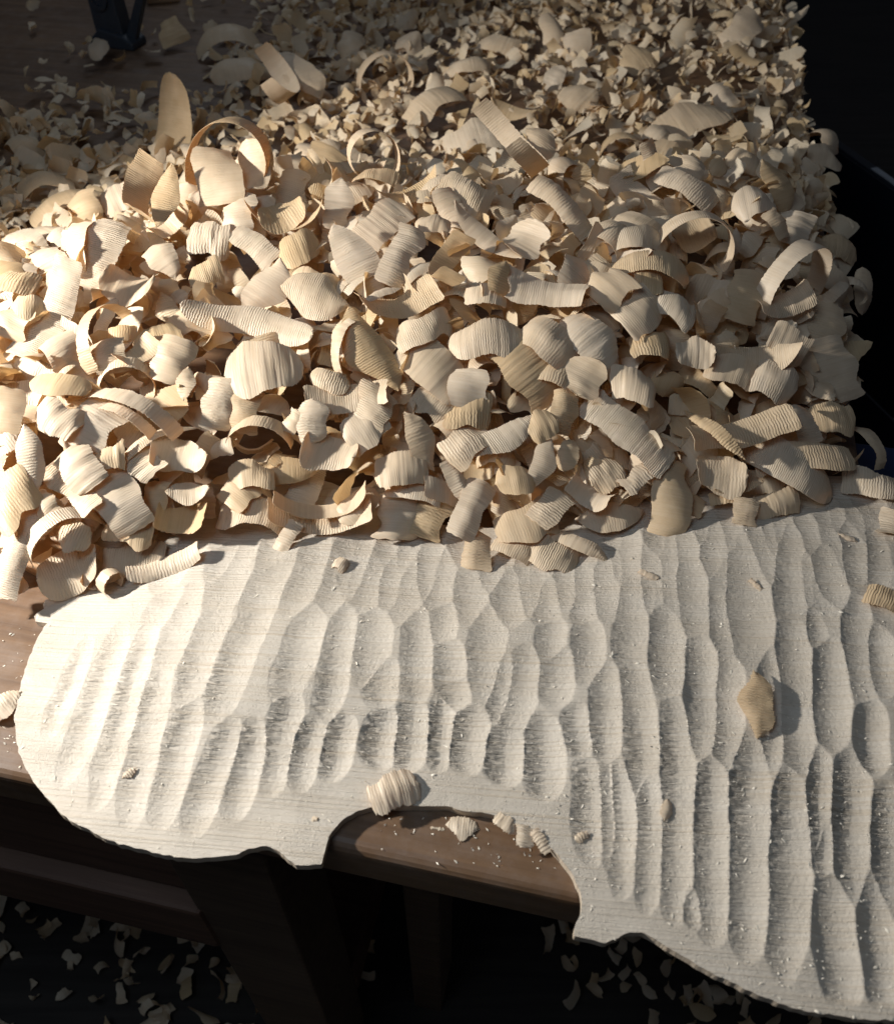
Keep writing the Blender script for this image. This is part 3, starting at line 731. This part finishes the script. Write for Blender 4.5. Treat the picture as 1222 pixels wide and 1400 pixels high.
# fill the rest of the visible heap
tries = 0
while count < 300 and tries < 6000:
    tries += 1
    u = hr.uniform(-10, 1200); v = hr.uniform(190, 735)
    P = hit_heap(u, v)
    if P[1] < front_y(P[0]) + 0.004 or P[0] > right_x(P[1]) + 0.01 or P[1] > 1.25: continue
    if centres and min(((c - P) ** 2).sum() for c in centres) < 0.017 ** 2: continue
    ang = hr.uniform(0, 180); tl = hr.uniform(0, 0.75); ta = hr.uniform(0, 2 * math.pi)
    Lw, Ww, Nw, fL, fW = frame_from_cam(ang, tl * math.cos(ta), tl * math.sin(ta) * 0.6 + 0.25)
    P = P + (CAMP - P) / np.linalg.norm(CAMP - P) * hr.uniform(-0.022, -0.006)
    cv = hr.choice([-1, 1]) * hr.uniform(30, 170); ln = hr.uniform(.036, .080)
    if hr.random() < 0.22:
        cv = hr.uniform(180, 290); ln = hr.uniform(.075, .12)
        Lw, Ww, Nw, fL, fW = frame_from_cam(hr.uniform(-40, 40), hr.uniform(-.3, .3), hr.uniform(.55, .85))
        P = P + (CAMP - P) / np.linalg.norm(CAMP - P) * 0.006
    place_shaving(P, Lw, Ww, Nw, ln, hr.uniform(.018, .034), cv, hr.choice(list('rrrlotf')), None, hr.random(),
                  cross=hr.uniform(.02, .16), twist=hr.uniform(-.5, .5), rib=hr.uniform(.5, 1.5), thick=hr.uniform(.0004, .0008), side=hr.uniform(-.08, .08), spiral=hr.uniform(-.5, .5))

# ------------------------------------------------------------------ the rest of the heap
def soup(name, items, label, cat, rows=14, cols=4, rib=0.8, lib_n=44, lib=None, mat=None):
    """items: (P, R3x3, scale)  joined into one object from a small library of shapes"""
    r = np.random.default_rng(len(items))
    lib = lib or (lambda q: shaving(q.uniform(.030, .062), q.uniform(.016, .030), q.choice([-1, 1]) * q.uniform(.2, 2.6), cross=q.uniform(.02, .18), twist=q.uniform(-.6, .6),
                          shape=q.choice(list('rrrlotf')), rows=rows, cols=cols, rib=rib * 1.6, seed=int(q.integers(1, 9999)), shell=False, spiral=q.uniform(-.6, .6)))
    L = [lib(r) for _ in range(lib_n)]
    VV, FF, UU, TT = [], [], [], []; off = 0
    for P, Rm, s in items:
        V, F, UV = L[int(r.integers(lib_n))]
        VV.append((V * s) @ Rm.T + P); FF.append(F + off); UU.append(UV * s + r.uniform(0, 3, 2)); TT.append(np.full(len(V), r.random()))
        off += len(V)
    o = mesh_obj(name, np.vstack(VV), np.vstack(FF), mat or M_SHAVE, smooth=True, uvs=np.vstack(UU), tint=np.concatenate(TT))
    tag(o, label, cat, kind='stuff')
    return o
def rand_rot(r, tilt=0.6, normal=(0, 0, 1)):
    n = np.array(normal, float) + r.normal(0, tilt, 3); n /= np.linalg.norm(n)
    a = r.normal(0, 1, 3); L = a - n * (a @ n); L /= np.linalg.norm(L)
    return np.stack([L, np.cross(n, L), n], 1)
items = []
r = np.random.default_rng(3)
while len(items) < 2100:
    x = r.uniform(-0.80, 0.85); y = r.uniform(0.33, 1.15)
    if y < front_y(x) + 0.018 or x > right_x(y) - 0.008: continue
    h = float(heap(x, y)); base = max(plate_z(x, y), BENCH_Z)
    if y > front_y(x) + 0.55 and r.random() < 0.5: continue
    z = h - r.uniform(0.006, 0.030)
    z = max(z, base + 0.007)
    items.append((np.array([x, y, z]), rand_rot(r, 0.55, (0, -0.25, 1)), r.uniform(0.75, 1.15)))
soup('heap_of_shavings', items, 'cream wood shavings packed beneath the loose ones in the heap', 'wood shavings')
# dim chips spread over the back of the bench
items = []
while len(items) < 4600:
    x = r.uniform(-1.3, 1.3); y = r.uniform(0.80, 2.35)
    if x > right_x(y) - 0.006: continue
    d = y - front_y(x)
    if d < 0.38: continue
    # bare wood at the back on the clamp's side
    bx, by = to_bench((x, y))
    bare = np.clip((y - 1.30 - 0.25 * (vnoise(np.array([x * 4.0]), np.array([y * 4.0]), 81)[0] - 0.5)) / 0.14, 0, 1) * np.clip((-x - 0.26) / 0.15, 0, 1)
    if r.random() < bare * 0.95: continue
    if y > 1.85 and r.random() < 0.45: continue
    z = BENCH_Z + r.uniform(0.004, 0.010) + max(0, float(heap(x, y)) - BENCH_Z - 0.012) * r.uniform(0.5, 1.1)
    items.append((np.array([x, y, z]), rand_rot(r, 0.75, (0, -0.2, 1)), r.choice([0.4, 0.5, 0.62, 0.8, 1.1], p=[.24, .3, .24, .14, .08])))
soup('scattered_chips', items, 'small dim chips and curls spread over the back of the bench', 'wood chips', rows=9, cols=3, rib=1.6)
# chips on the dark floor below
items = []
while len(items) < 1250:
    x = r.uniform(-1.4, 1.6); y = r.uniform(-0.25, 0.95)
    n = vnoise(np.array([x * 5]), np.array([y * 5]), 61)[0]
    if n < 0.44 + 0.34 * np.clip((y - 0.40) / 0.14, 0, 1): continue
    items.append((np.array([x, y, FLOOR_Z + r.uniform(.006, .02)]), rand_rot(r, 0.9), r.uniform(0.4, 0.85)))
soup('floor_shavings', items, 'dim wood shavings fallen on the dark floor under the bench', 'wood shavings', rows=10, cols=3)

# ------------------------------------------------------------------ chips lying on the plate and on the bench edge
CH = [
 (538,1086,66,40,14,30,.1,.35,'r','thick ribbed white offcut perched on the waist edge of the plate',0.003),
 (1034,964,84,44,76,45,-.15,.4,'l','yellowish leaf shaped flake lying in a gouge hollow',0.0008),
 (910,1108,26,17,70,40,.2,.3,'l','tiny pointed chip casting a shadow in a long gouge hollow',0.001),
 (795,1145,18,10,30,20,0,.3,'r','tiny white crumb on the smooth margin near the waist',0.0008),
 (466,774,22,18,-20,90,0,.4,'r','tiny folded curl on the plate just below the heap',0.0008),
 (178,1058,20,9,40,40,0,.3,'l','small sliver standing in a hollow at the rounded plate end',0.0008),
 (885,788,26,7,-22,10,0,.3,'r','thin white splinter lying across a ridge near the heap',0.0008),
 (1032,801,20,6,-45,10,0,.3,'r','short white splinter in the widest hollow below the heap',0.0008),
 (1210,826,60,30,-30,60,.1,.3,'t','ochre shaving tip resting on the plate beyond the bench end',0.0008),
 (1158,737,26,7,-25,30,0,.3,'l','narrow flake on the ridged plate near the bench end',0.0008),
 (1215,722,40,30,60,-120,0,.5,'r','small curled cream ring on the plate beyond the bench end',0.0008),
 (10,972,52,30,40,40,0,.3,'l','white flake on the bench beside the rounded plate end',0.0008),
 (431,1120,9,6,20,40,0,.3,'o','tiny round crumb on the smooth margin by the upper corner',0.001),
 (632,1131,46,24,-4,40,0,.4,'l','white ribbed chip on the bench inside the waist of the plate',0.0009),
 (692,1134,38,16,-30,60,0,.3,'t','ragged white chip on the bench beside the ribbed one',0.0008),
 (716,1150,26,22,70,50,0,.3,'r','folded white chip on the bench against the waist edge',0.0008),
 (738,1157,30,14,-52,20,0,.3,'r','slim square ended chip on the bench under the waist edge',0.0008),
 (598,1133,18,3,-4,10,0,.4,'r','thin pale splinter on the bench inside the waist',0.0008),
]
for (u, v, lp, wp, ang, curl, nx, ny, shp, lab, th) in CH:
    z = 0.0
    for _ in range(5):
        P = at(u, v, z); z = plate_z(P[0], P[1])
    Lw, Ww, Nw, fL, fW = frame_from_cam(ang, nx * 0.7, 0.35 + ny * 0.7)
    sc_ = depth_of(P) / FPX
    L = lp * sc_ / max(fL, .6); W = wp * sc_ / max(fW, .6)
    V, F, UV = shaving(L, W, math.radians(curl), shape=shp, cross=0.10, rib=(2.2 if th > 0.002 else 1.5), thick=(th if th > 0.002 else th * 0.6), seed=int(u), rows=int(np.clip(L / 0.0009, 12, 70)), crease=True)
    o = mesh_obj('wood_chip', V, F, M_SHAVE, smooth=True, uvs=UV, tint=(0.82 if 'yellowish' in lab or 'ochre' in lab else hr.uniform(0.35, 0.6)))
    m = Matrix(((Lw[0], Ww[0], Nw[0], P[0]), (Lw[1], Ww[1], Nw[1], P[1]), (Lw[2], Ww[2], Nw[2], P[2]), (0, 0, 0, 1)))
    wv = np.array([(m @ Vector(q))[:] for q in V.tolist()])
    gap = min(p[2] - plate_z(p[0], p[1]) for p in wv[::2])
    m.translation.z -= gap + 0.0003
    o.matrix_world = m
    tag(o, lab, 'wood chip')
# crumbs and fibres
items = []
while len(items) < 1700:
    u, v = r.uniform(20, 1230), r.uniform(720, 1390)
    if r.random() > 0.30 + 0.7 * np.clip((u - 350) / 600, 0, 1): continue
    P = at(u, v, 0.006); z = plate_z(P[0], P[1])
    if z <= BENCH_Z + 1e-6: continue
    items.append((np.array([P[0], P[1], z + 0.0003]), rand_rot(r, 0.22), r.choice([0.4, 0.65, 1.1], p=[.5, .38, .12])))
for _ in range(60):
    u, v = r.uniform(520, 760), r.uniform(1115, 1190); P = at(u, v, BENCH_Z)
    if plate_z(P[0], P[1]) > BENCH_Z or to_bench(P)[1] < 0.004: continue
    items.append((np.array([P[0], P[1], BENCH_Z + 0.0004]), rand_rot(r, 0.3), r.choice([0.5, 0.8])))
for _ in range(40):
    u, v = r.uniform(0, 60), r.uniform(850, 1050); P = at(u, v, BENCH_Z)
    if plate_z(P[0], P[1]) > BENCH_Z: continue
    items.append((np.array([P[0], P[1], BENCH_Z + 0.0004]), rand_rot(r, 0.3), r.choice([0.5, 0.8])))
soup('wood_crumbs', items, 'tiny wood crumbs and fibres, coloured bright as if catching light, strewn over the carved plate', 'wood crumbs', lib_n=24, mat=M_LIT_FIBRE,
     lib=lambda q: shaving(q.uniform(.0018, .0042), q.uniform(.0005, .0014), q.uniform(-1.6, 1.6), cross=.1, shape=q.choice(list('rlo')), rows=4, cols=2, rib=0.1, seed=int(q.integers(1, 999)), shell=False))

# ------------------------------------------------------------------ clamp at the back
cp = at(172, 62, BENCH_Z)
cl = empty('bar_clamp', (cp[0], cp[1], BENCH_Z), math.radians(-18))
tag(cl, 'dark blue grey plastic clamp foot standing on the back of the bench', 'clamp')
prism('foot', [(-0.055, 0), (0.03, 0), (0.03, 0.012), (0.012, 0.022), (-0.03, 0.030), (-0.055, 0.010)], -0.022, 0.022, M_CLAMP, cl, 0.003)
prism('upright', [(-0.042, 0.018), (0.012, 0.018), (0.004, 0.19), (-0.040, 0.19)], -0.016, 0.016, M_CLAMP, cl, 0.003)
prism('brace', [(0.006, 0.012), (0.026, 0.010), (0.070, 0.095), (0.062, 0.105)], -0.007, 0.007, M_CLAMP, cl, 0.002)
bv_, bf_ = [], []
for k_ in range(20):
    a = 2 * math.pi * k_ / 20
    for rr, yy in ((0.017, -0.016), (0.017, -0.021), (0.010, -0.021), (0.010, -0.0145)):
        bv_.append((-0.018 + rr * math.cos(a), yy, 0.075 + rr * math.sin(a)))
for k_ in range(20):
    for q in range(3):
        a = k_ * 4 + q; b = ((k_ + 1) % 20) * 4 + q
        bf_.append((a, b, b + 1, a + 1))
mesh_obj('boss', bv_, bf_, M_CLAMP, cl)
# wood block just behind it
bp_ = at(222, 2, BENCH_Z)
wb = box('wood_block', (-0.03, 0.03, -0.02, 0.02, 0, 0.03), M_BLOCK, None, 0.002)
wb.location = (bp_[0], bp_[1] + 0.01, BENCH_Z); wb.rotation_euler = (0, 0, 0.3)
tag(wb, 'small reddish wood block lying behind the clamp foot', 'wood block')
# thin board under the shavings by the plate end
p_ = at(52, 790, BENCH_Z)
tb = box('thin_board', (-0.03, 0.10, 0.0, 0.10, 0, 0.006), M_BLOCK, None, 0.0008)
tb.location = (p_[0] + 0.0, p_[1], BENCH_Z + 0.0003); tb.rotation_euler = (0, 0, math.radians(-30))
tag(tb, 'thin pale board half buried under shavings by the plate end', 'board')

# ------------------------------------------------------------------ bin beside the bench
RZ = -0.20
q1 = at(1110, 180, RZ); q2 = at(1222, 260, RZ)
bd = (q2 - q1)[:2]; bd /= np.linalg.norm(bd)
bang = math.atan2(bd[1], bd[0])
bn = empty('storage_bin', (q1[0], q1[1], FLOOR_Z), bang)
tag(bn, 'dark navy plastic bin standing on the floor past the bench end', 'bin')
zr = RZ - FLOOR_Z
LB, WB, T = 1.05, -0.40, 0.004
box('side_wall', (-0.12, LB, -T, 0.0, 0.01, zr), M_BIN, bn)
box('side_wall', (-0.12, LB, WB, WB + T, 0.01, zr), M_BIN, bn)
box('end_wall', (-0.12, -0.12 + T, WB + T, -T, 0.01, zr - 0.001), M_BIN, bn)
box('end_wall', (LB - T, LB, WB + T, -T, 0.01, zr - 0.001), M_BIN, bn)
box('bottom', (-0.12, LB, WB, 0.0, 0.0, 0.01), M_BIN, bn)
box('rim', (-0.13, LB + 0.01, 0.0005, 0.022, zr - 0.016, zr + 0.004), M_BIN, bn, 0.003)
s1 = to_plate(at(1185, 234, RZ))
d1 = float(np.linalg.norm((at(1186, 234, RZ) - q1)[:2])); 
box('label_strip', (d1, d1 + 0.09, 0.004, 0.018, zr + 0.0045, zr + 0.0052), M_STRIP, bn)
items = []
while len(items) < 420:
    a, b = r.uniform(-0.08, LB - 0.04), r.uniform(WB + 0.04, -0.04)
    wx = q1[0] + a * math.cos(bang) - b * math.sin(bang); wy = q1[1] + a * math.sin(bang) + b * math.cos(bang)
    items.append((np.array([wx, wy, FLOOR_Z + 0.03 + 0.16 * r.random() * (0.5 + 0.5 * vnoise(np.array([a * 5]), np.array([b * 5]), 71)[0]) + 0.10]), rand_rot(r, 0.6), r.uniform(.9, 1.4)))
soup('bin_shavings', items, 'dim shavings lying inside the dark bin', 'wood shavings', rows=10, cols=3)
# navy box below the bench end
nb_ = at(1186, 648, -0.05)
nbx = empty('navy_box', (nb_[0] + 0.05, nb_[1], -0.30), BA)
tag(nbx, 'small navy blue plastic box below the bench end', 'box')
box('body', (-0.06, 0.16, -0.05, 0.03, 0.0, 0.24), M_NAVY, nbx, 0.006)
box('lid', (-0.065, 0.165, -0.055, 0.035, 0.241, 0.25), M_NAVY, nbx, 0.003)
